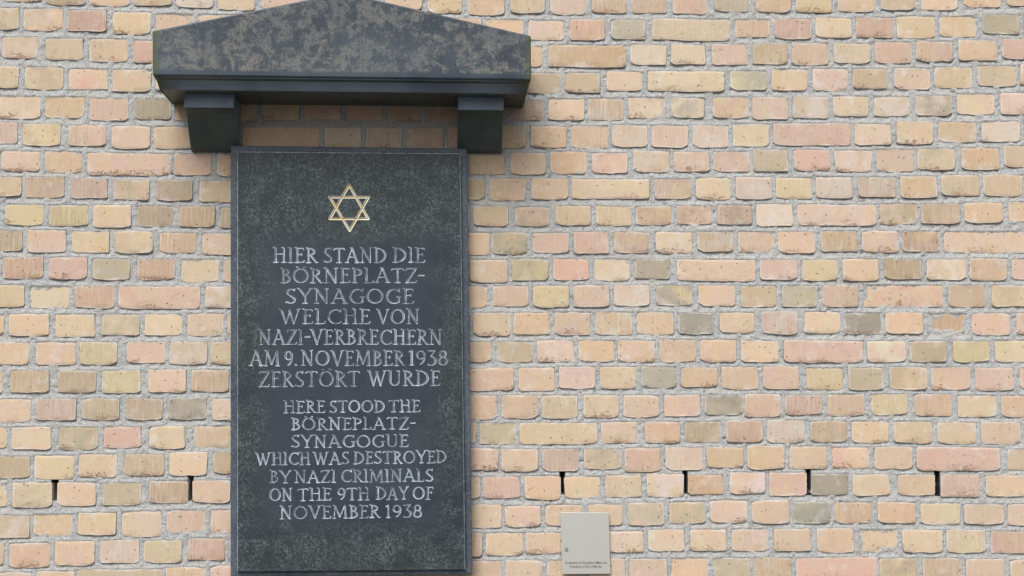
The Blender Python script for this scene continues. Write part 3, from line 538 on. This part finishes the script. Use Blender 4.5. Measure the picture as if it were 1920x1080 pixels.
for (xl, xr, yt, yb, ye) in ((345, 438.5, 172, 201.5, 286), (859, 944.7, 176, 206, 288)):
    A, B = W(xl, yb, d_cor), W(xr, yb, d_cor); zt = zf((A.x + B.x) / 2) + prof[-1][1] + .0005; z0 = A.z; ze = W((xl + xr) / 2, ye, 0.0).z; H_ = z0 - ze
    pr = [(0.0005, zt), (d_cor, zt), (d_cor, z0), (.128, z0 - .003), (.108, z0 - .010), (.092, z0 - .022), (.078, z0 - .042), (.058, z0 - .066), (.042, z0 - .080), (.026, z0 - H_ * .93), (.010, z0 - H_ * .99), (.0005, z0 - H_)]
    pr = [(d, max(z, z0 - H_)) for d, z in pr]
    n = len(pr); V = [(A.x, -d, z) for d, z in pr] + [(B.x, -d, z) for d, z in pr]
    F = [tuple(range(n)), tuple(range(2 * n - 1, n - 1, -1))] + [(i, n + i, n + (i + 1) % n, (i + 1) % n) for i in range(n)]
    o = mesh('corbel', V, F, M_STONE)
    bm = bmesh.new(); bm.from_mesh(o.data); bmesh.ops.recalc_face_normals(bm, faces=bm.faces); bm.to_mesh(o.data); bm.free()
    shade_undersides(o); bevel(o, .002); attach(o, can)

# ------------------------------------------------------------------ memorial slab with cut inscription
DP, DB = 0.060, 0.046
slab = thing('memorial_slab', 'tall dark blue-grey stone slab cut with a six-pointed star and German and English lines', 'memorial', tuple(W(655, 1078, 0)))
q = [W(432.3, 272.5, DB), W(432, 1081.5, DB), W(885.5, 1077, DB), W(876, 278.5, DB)]
prism_y('backing_slab', [(p.x, p.z) for p in q], -DB, -.012, M_BACK, slab, .003)

TH, TN, SE = .062, .024, .019      # half widths of thick strokes, hairlines and serifs in cap heights
def L_(x0, y0, x1, y1, r0, r1=None): return [(x0, y0, x1, y1, r0, r0 if r1 is None else r1)]
def foot(x, s=.13): return L_(x - s, .012, x + s, .012, SE)
def flag(x): return L_(x - .12, 1.0, x + .01, .955, SE, TN)
def stem(x, t=TH, f=True): return L_(x, .03, x, .95, t, t * .86) + (foot(x) if f else []) + flag(x)
def arc(cx, cy, rx, ry, a0, a1, t=TH, n=14, flat=0.0):
    S = []; P = []
    for i in range(n + 1):
        a = math.radians(a0 + (a1 - a0) * i / n); P.append((cx + rx * math.cos(a), cy + ry * math.sin(a), TN + (t - TN) * abs(math.cos(a)) ** 1.4))
    for p, q_ in zip(P[:-1], P[1:]): S.append((p[0], p[1], q_[0], q_[1], p[2], q_[2]))
    return S
def glyph(c):
    if c in 'OÖ':
        S = arc(.42, .49, .37, .46, 0, 360, n=26)
        if c == 'Ö': S += L_(.20, 1.08, .26, 1.08, .04) + L_(.60, 1.08, .66, 1.08, .04)
        return .84, S
    if c == 'H': return .72, stem(.13) + stem(.60, TH * .8) + L_(.13, .56, .60, .56, TN)
    if c == 'I': return .26, stem(.13)
    if c == 'E': return .52, stem(.13) + L_(.13, .93, .46, .95, TN) + L_(.46, .95, .50, .86, TN, SE) + L_(.13, .54, .38, .54, TN) + L_(.38, .60, .385, .48, SE) + L_(.10, .02, .48, .02, TN) + L_(.48, .02, .53, .14, TN, SE)
    if c == 'F': return .50, stem(.13) + L_(.13, .93, .46, .95, TN) + L_(.46, .95, .50, .84, .04, SE) + L_(.13, .54, .38, .54, TN) + L_(.38, .60, .385, .48, SE)
    if c == 'L': return .50, stem(.13) + L_(.10, .02, .46, .02, TN) + L_(.46, .02, .51, .15, TN, SE)
    if c == 'T': return .64, L_(.32, .03, .32, .93, TH, TH * .9) + foot(.32, .14) + L_(.05, .93, .60, .95, TN) + L_(.05, .93, -.01, .85, TN, SE) + L_(.60, .95, .66, .86, TN, SE)
    if c == 'R': return .62, stem(.13) + arc(.16, .73, .30, .215, 90, -90, n=12) + L_(.16, .945, .05, .945, TN) + L_(.24, .515, .56, .03, .05, .04) + L_(.56, .03, .66, .01, TN, SE)
    if c == 'P': return .54, stem(.13) + arc(.16, .71, .33, .235, 90, -90, n=12) + L_(.16, .945, .05, .945, TN)
    if c == 'B': return .54, stem(.13) + arc(.16, .745, .25, .20, 90, -90, n=11) + arc(.16, .285, .32, .265, 90, -90, n=12)
    if c == 'D': return .74, stem(.13) + arc(.16, .485, .52, .465, 90, -90, n=16)
    if c == 'S': return .50, arc(.27, .735, .20, .215, 40, 205, .055, 9) + L_(.09, .64, .40, .37, .045, TH) + arc(.24, .235, .21, .215, 40, -150, .055, 10) + L_(.43, .87, .45, .97, TN, SE) + L_(.06, .12, .00, .05, TN, SE)
    if c == 'N': return .76, L_(.13, .03, .13, .95, TN) + flag(.13) + foot(.13, .1) + L_(.13, .95, .62, .03, TH) + L_(.63, .0, .63, .95, TN) + L_(.56, .96, .72, .99, SE)
    if c == 'A': return .76, L_(.06, .03, .38, .98, TN) + L_(.38, .95, .68, .03, TH * .8, TH) + L_(.19, .36, .58, .36, TN) + foot(.06, .10) + foot(.69, .12) + L_(.28, .98, .38, .95, SE)
    if c == 'V': return .72, L_(.10, .95, .38, .03, TH, TH * .8) + L_(.37, .0, .66, .95, TN) + L_(-.02, .98, .14, .95, SE) + L_(.58, .95, .74, .99, SE)
    if c == 'Y': return .68, L_(.08, .95, .35, .46, TH * .9) + L_(.62, .95, .33, .42, TN) + L_(.35, .44, .35, .03, TH * .85) + foot(.35, .12) + L_(-.03, .99, .1, .95, SE) + L_(.56, .96, .70, .99, SE)
    if c == 'W': return 1.06, L_(.10, .95, .33, .03, TH, TH * .8) + L_(.33, .0, .55, .90, TN) + L_(.50, .90, .73, .03, TH, TH * .8) + L_(.73, .0, .98, .95, TN) + L_(-.02, .98, .14, .95, SE) + L_(.90, .95, 1.06, .99, SE)
    if c == 'M': return .94, L_(.10, .03, .17, .95, TN) + foot(.10, .09) + L_(.17, .95, .46, .12, TH * .9, .05) + L_(.46, .10, .76, .95, TN) + L_(.78, .95, .83, .03, TH * .9, TH) + foot(.83, .12) + L_(.05, 1., .18, .95, SE)
    if c in 'CG':
        S = arc(.44, .485, .37, .46, 48, 312, n=20)
        S += L_(.68, .83, .70, .97, TN, SE)
        if c == 'G': S += L_(.67, .14, .67, .42, .055) + L_(.58, .44, .76, .44, SE)
        return (.76 if c == 'G' else .70), S
    if c == 'U': return .72, L_(.12, .95, .12, .36, TH) + arc(.365, .34, .245, .31, 180, 360, .05, 10) + L_(.61, .34, .61, .95, TN * 1.2) + L_(.0, .99, .14, .95, SE) + L_(.50, .98, .64, .95, SE)
    if c == 'Z': return .60, L_(.06, .95, .55, .95, TN) + L_(.55, .95, .05, .03, TH * .95) + L_(.05, .02, .54, .02, TN) + L_(.06, .95, .02, .84, TN, SE) + L_(.54, .02, .60, .15, TN, SE)
    if c == '-': return .30, L_(.03, .48, .27, .50, .036)
    if c == '.': return .22, L_(.09, .045, .13, .045, .05)
    if c == '1': return .30, L_(.17, .03, .17, .95, TH * .9) + foot(.17, .1) + L_(.17, .97, .03, .87, TN, SE)
    if c == '9': return .54, arc(.27, .68, .21, .26, 0, 360, .06, 18) + arc(.10, .62, .39, .60, 12, -68, .06, 9)
    if c == '3': return .50, L_(.04, .95, .44, .95, TN) + L_(.44, .95, .20, .60, TN) + arc(.20, .29, .26, .285, 88, -125, .065, 14) 
    if c == '8': return .54, arc(.27, .73, .17, .21, 0, 360, .052, 18) + arc(.27, .27, .22, .255, 0, 360, .062, 20)
    raise ValueError(c)
# word, x0, x1, cap line at x0, base line at x0, drop of the line per px
LINES = [
 ('HIER', 512, 596.5, 464, 492.3, 0), ('STAND', 607, 726, 464, 492.3, 0), ('DIE', 736, 798.5, 464, 492, 0),
 ('BÖRNEPLATZ', 526, 783, 502, 530, 0), ('-', 784, 796, 502, 530, 0), ('SYNAGOGE', 535.5, 777, 540.5, 568.8, 0),
 ('WELCHE', 523.5, 695.5, 579, 607, 0), ('VON', 706, 788, 579, 607, 0),
 ('NAZI', 484.6, 569.4, 617.5, 645.8, 0), ('-', 571.5, 581.5, 617, 645.6, 0), ('VERBRECHERN', 582, 830.4, 617, 645.6, 0),
 ('AM', 468, 526, 656.5, 685.5, 0), ('9.', 533, 560, 656.5, 685.3, 0), ('NOVEMBER', 564, 760, 656.5, 685.3, 0), ('1938', 766, 841, 656, 684.5, 0),
 ('ZERSTÖRT', 485, 675.6, 695.5, 725, -.005), ('WURDE', 689, 826.7, 694, 723, 0),
 ('HERE', 532, 611, 750.8, 774, -.006), ('STOOD', 618, 723, 750.5, 773.3, -.006), ('THE', 729, 789, 749.5, 772.4, -.006),
 ('BÖRNEPLATZ', 546, 768, 783.3, 806, -.008), ('-', 769, 779, 781.5, 804, 0), ('SYNAGOGUE', 546, 767, 815.5, 839, -.006),
 ('WHICH', 479, 583, 848.8, 872, -.012), ('WAS', 587, 656, 847.5, 870.7, -.012), ('DESTROYED', 663, 839, 846, 869.5, -.012),
 ('BY', 505, 547, 882, 905.4, -.01), ('NAZI', 551.7, 631, 881.5, 905, -.01), ('CRIMINALS', 639, 814, 880.5, 904, -.01),
 ('ON', 505, 549.6, 915.5, 939.2, -.012), ('THE', 558, 622.5, 915, 938.5, -.012), ('9TH', 632, 694, 914, 937.6, -.012), ('DAY', 705, 767, 913, 936.7, -.012), ('OF', 773.5, 814, 912, 936, -.012),
 ('NOVEMBER', 524, 714, 948.5, 973, -.012), ('1938', 722.5, 793, 946, 970.3, -.012)]
ST = .5
RX0, RY0, RX1, RY1 = 462.0, 342.0, 848.0, 980.0
NXC, NYC = int((RX1 - RX0) / ST), int((RY1 - RY0) / ST)
depth = np.zeros((NYC + 1, NXC + 1)); owner = np.full((NYC + 1, NXC + 1), -1, int)
def stamp(segs, idx, cut=.45):
    xs0 = min(min(s_[0], s_[2]) for s_ in segs) - 5; xs1 = max(max(s_[0], s_[2]) for s_ in segs) + 5
    ys0 = min(min(s_[1], s_[3]) for s_ in segs) - 5; ys1 = max(max(s_[1], s_[3]) for s_ in segs) + 5
    i0, i1 = max(0, int((xs0 - RX0) / ST)), min(NXC, int((xs1 - RX0) / ST) + 1); j0, j1 = max(0, int((ys0 - RY0) / ST)), min(NYC, int((ys1 - RY0) / ST) + 1)
    X, Y = np.meshgrid(RX0 + ST * np.arange(i0, i1), RY0 + ST * np.arange(j0, j1)); D = np.full(X.shape, -9.0)
    for (x0, y0, x1, y1, r0, r1) in segs:
        dx, dy = x1 - x0, y1 - y0; l2 = max(dx * dx + dy * dy, 1e-6); t = np.clip(((X - x0) * dx + (Y - y0) * dy) / l2, 0, 1)
        D = np.maximum(D, r0 + (r1 - r0) * t - np.hypot(X - x0 - dx * t, Y - y0 - dy * t))
    sub = depth[j0:j1, i0:i1]; own = owner[j0:j1, i0:i1]; m = D > sub
    sub[m] = D[m]; own[m] = idx
letters = []
GAP = .12
for (wd_, x0, x1, yc, yb, sl_) in LINES:
    if len(wd_) > 1: x0 += .5; x1 -= 2.0
    gl = [glyph(c) for c in wd_]; H_ = yb - yc; tot = sum(g_[0] for g_ in gl) + GAP * (len(gl) - 1)
    sxx = (x1 - x0) / (tot * H_) if wd_ not in '-' else (x1 - x0) / (tot * H_)
    x = x0
    for c, (gw, segs) in zip(wd_, gl):
        jy = rng.gauss(0, .25); sx_ = sxx * H_; rr = H_ * rng.uniform(.92, 1.05)
        ps = []
        for (a, b, c2, d, r0, r1) in segs:
            X0, X1 = x + a * sx_, x + c2 * sx_
            ps.append((X0, yb - b * H_ + sl_ * (X0 - x0) + jy, X1, yb - d * H_ + sl_ * (X1 - x0) + jy, max(r0 * rr, .75), max(r1 * rr, .7)))
        letters.append((c, wd_)); stamp(ps, len(letters) - 1); x += (gw + GAP) * sx_
star_up = [(654.5, 347), (618.5, 409.8), (690.5, 410)]; star_dn = [(618.5, 369.5), (691, 369.5), (655.6, 432)]
for tri in (star_up, star_dn):
    letters.append(('star', 'star'))
    stamp([(tri[i][0], tri[i][1], tri[(i + 1) % 3][0], tri[(i + 1) % 3][1], 2.25, 2.25) for i in range(3)], len(letters) - 1)
letters_star = {len(letters) - 2: len(letters) - 1}
dm = np.clip(depth, 0, None)
cell = (dm[:-1, :-1] > 0) | (dm[1:, :-1] > 0) | (dm[:-1, 1:] > 0) | (dm[1:, 1:] > 0)
PXM = 0.00158
gxp, gyp = np.meshgrid(RX0 + ST * np.arange(NXC + 1), RY0 + ST * np.arange(NYC + 1))
flatp = Wn(gxp, gyp, DP)
P3 = flatp.copy(); P3[..., 1] += dm * PXM * 1.7 + np.where(dm > 0, nrg.rand(*dm.shape) * .0003, 0)
cown = np.maximum(np.maximum(owner[:-1, :-1], owner[1:, :-1]), np.maximum(owner[:-1, 1:], owner[1:, 1:]))
cown[~cell] = -1
# stone face left standing between the cuts: merged rectangles
quads = []; live = {}
for j in range(NYC):
    c = cell[j]; e = np.flatnonzero(np.diff(np.concatenate([[1], c.astype(int), [1]]))); runs = list(zip(e[::2], e[1::2])); new = {}
    for (a, b) in runs:
        a, b = int(a), int(b)
        if (a, b) in live: new[(a, b)] = live.pop((a, b))
        else: new[(a, b)] = j
    for (a, b), js in live.items(): quads.append((a, b, js, j))
    live = new
for (a, b), js in live.items(): quads.append((a, b, js, NYC))
V, F = [], []
for (a, b, j0, j1) in quads:
    k = len(V); V += [flatp[j1, a], flatp[j1, b], flatp[j0, b], flatp[j0, a]]; F.append((k, k + 1, k + 2, k + 3))
# panel border, chamfer and sides
def ring(pts, d): return [W(px, py, d) for px, py in pts]
inner = [(RX0, RY1), (RX0 + NXC * ST, RY1), (RX0 + NXC * ST, RY0), (RX0, RY0)]
inner[0] = (RX0, RY0 + NYC * ST); inner[1] = (RX0 + NXC * ST, RY0 + NYC * ST)
out1 = [(446, 1069.8), (871, 1066), (862, 289), (446, 285.5)]
R0, R1 = ring(inner, DP), ring(out1, DP)
ch = .0020
R2 = [Vector((p.x + (-ch if i in (0, 3) else ch), -(DP - ch), p.z + (-ch if i in (0, 1) else ch))) for i, p in enumerate(R1)]
R3 = [Vector((p.x, -(DB - .001), p.z)) for p in R2]
k = len(V); V += R0 + R1 + R2 + R3
for a in range(3):
    for i in range(4): F.append((k + 4 * a + i, k + 4 * (a + 1) + i, k + 4 * (a + 1) + (i + 1) % 4, k + 4 * a + (i + 1) % 4))
pan = mesh('raised_panel', V, F, M_PANEL); attach(pan, slab)
pan.data.materials.append(cut_material('lit_arris', (0.06, 0.075, 0.095, 1), (0.30, 0.34, 0.38, 1)))  # chamfer painted lighter for the light its edge catches
for f_ in pan.data.polygons[-8:-4]: f_.material_index = 1
CHALK = {0: .5, 3: .9, 5: .9, 6: 1.0, 10: .4}
starobj = None
vid = np.arange((NYC + 1) * (NXC + 1)).reshape(NYC + 1, NXC + 1)
for idx, (c, word) in enumerate(letters):
    if c == 'star':
        if idx in letters_star: sel = (cown == idx) | (cown == idx + 1)
        else: continue
    else: sel = cown == idx
    jj, kk = np.nonzero(sel)
    if not len(jj): continue
    f = np.stack([vid[jj + 1, kk], vid[jj + 1, kk + 1], vid[jj, kk + 1], vid[jj, kk]], -1); u, inv = np.unique(f, return_inverse=True)
    o = np_mesh('star' if c == 'star' else 'letter', P3.reshape(-1, 3)[u], inv.reshape(f.shape), M_STAR if c == 'star' else M_CUT, None, False)
    o.parent = pan; o.matrix_parent_inverse = Matrix.Translation(-Vector(slab.location)) if False else Matrix.Identity(4)
    set_attr(o.data, 'cut_depth', np.clip(dm.ravel()[u] / 2.2, 0, 1))
    o['chalk'] = float(CHALK.get(idx, rng.uniform(-.02, .45)))
    if c in '-.': o['chalk'] = .8
    if word == 'STOOD' and c == 'O' and letters[idx - 1][0] == 'T': o['chalk'] = 1.2
    if c == 'star': o['label'] = 'six-pointed star cut in outline with worn gilding'

# ------------------------------------------------------------------ small metal notice
s = NT('brushed_steel'); vec = s.n('ShaderNodeNewGeometry').outputs['Position']
sep = s.n('ShaderNodeSeparateXYZ'); s.l(vec, sep.inputs[0]); cv = s.n('ShaderNodeCombineXYZ')
s.l(s.math('MULTIPLY', sep.outputs[0], 60.0), cv.inputs[0]); s.l(s.math('MULTIPLY', sep.outputs[2], 2500.0), cv.inputs[2])
bn = s.noise(cv.outputs[0], 1.0, 3, 0.6)
s.l(s.mix(bn, (0.44, 0.44, 0.40, 1), (0.54, 0.54, 0.50, 1)), s.b.inputs['Base Color']); s.b.inputs['Metallic'].default_value = 0.75
s.b.inputs['Roughness'].default_value = 0.48; s.l(s.bump(bn, 0.15, 0.0003), s.b.inputs['Normal'])
M_STEEL = s.m
s = NT('black_print'); s.b.inputs['Base Color'].default_value = (0.03, 0.03, 0.032, 1); s.b.inputs['Roughness'].default_value = .6; M_INK = s.m
DS = .012
sg = thing('information_plate', 'small brushed metal plate with two lines of small black print low on the bricks', 'sign', tuple(W(1098, 1077, 0)))
q = [W(1051, 961, DS), W(1054, 1076.5, DS), W(1144.5, 1076, DS), W(1141.5, 961, DS)]
prism_y('plate', [(p.x, p.z) for p in q], -DS, -.0095, M_STEEL, sg, .0006)
for (px, py) in ((1062, 985), (1134, 985), (1064, 1052), (1136, 1052)):
    V, F = [], []; p = W(px, py, .009); box(V, F, p.x - .008, p.x + .008, -.0096, .004, p.z - .008, p.z + .008); attach(mesh('spacer', V, F, M_STONE), sg)
def print_text(txt, x0, x1, ybase, hpx, name='lettering'):
    cu = bpy.data.curves.new(name, 'FONT'); cu.body = txt; cu.size = 1.0; cu.resolution_u = 3; cu.offset = .004
    tmp = bpy.data.objects.new('tmp', cu); SC.collection.objects.link(tmp); dg = bpy.context.evaluated_depsgraph_get(); dg.update()
    me = bpy.data.meshes.new_from_object(tmp.evaluated_get(dg)); bpy.data.objects.remove(tmp); bpy.data.curves.remove(cu)
    a = np.zeros(len(me.vertices) * 3); me.vertices.foreach_get('co', a); a = a.reshape(-1, 3)
    mn, mx = a.min(0), a.max(0); capx = .729
    u = (a[:, 0] - mn[0]) / (mx[0] - mn[0]); v = a[:, 1] / capx
    pts = Wn(x0 + u * (x1 - x0), ybase - v * hpx, DS + .00025); me.vertices.foreach_set('co', pts.astype(np.float32).ravel()); me.update()
    me.materials.clear(); me.materials.append(M_INK); me.name = name
    o = link(bpy.data.objects.new(name, me)); attach(o, sg); return o
print_text('Gedenkorte-Frankfurt-Main.de', 1059.5, 1137.5, 1057.3, 5.0)
print_text('Frankfurt1933-1945.de', 1069.0, 1128.0, 1064.8, 5.0)
print_text('»', 1058.5, 1066.0, 1035.0, 13.0, 'arrow_mark')
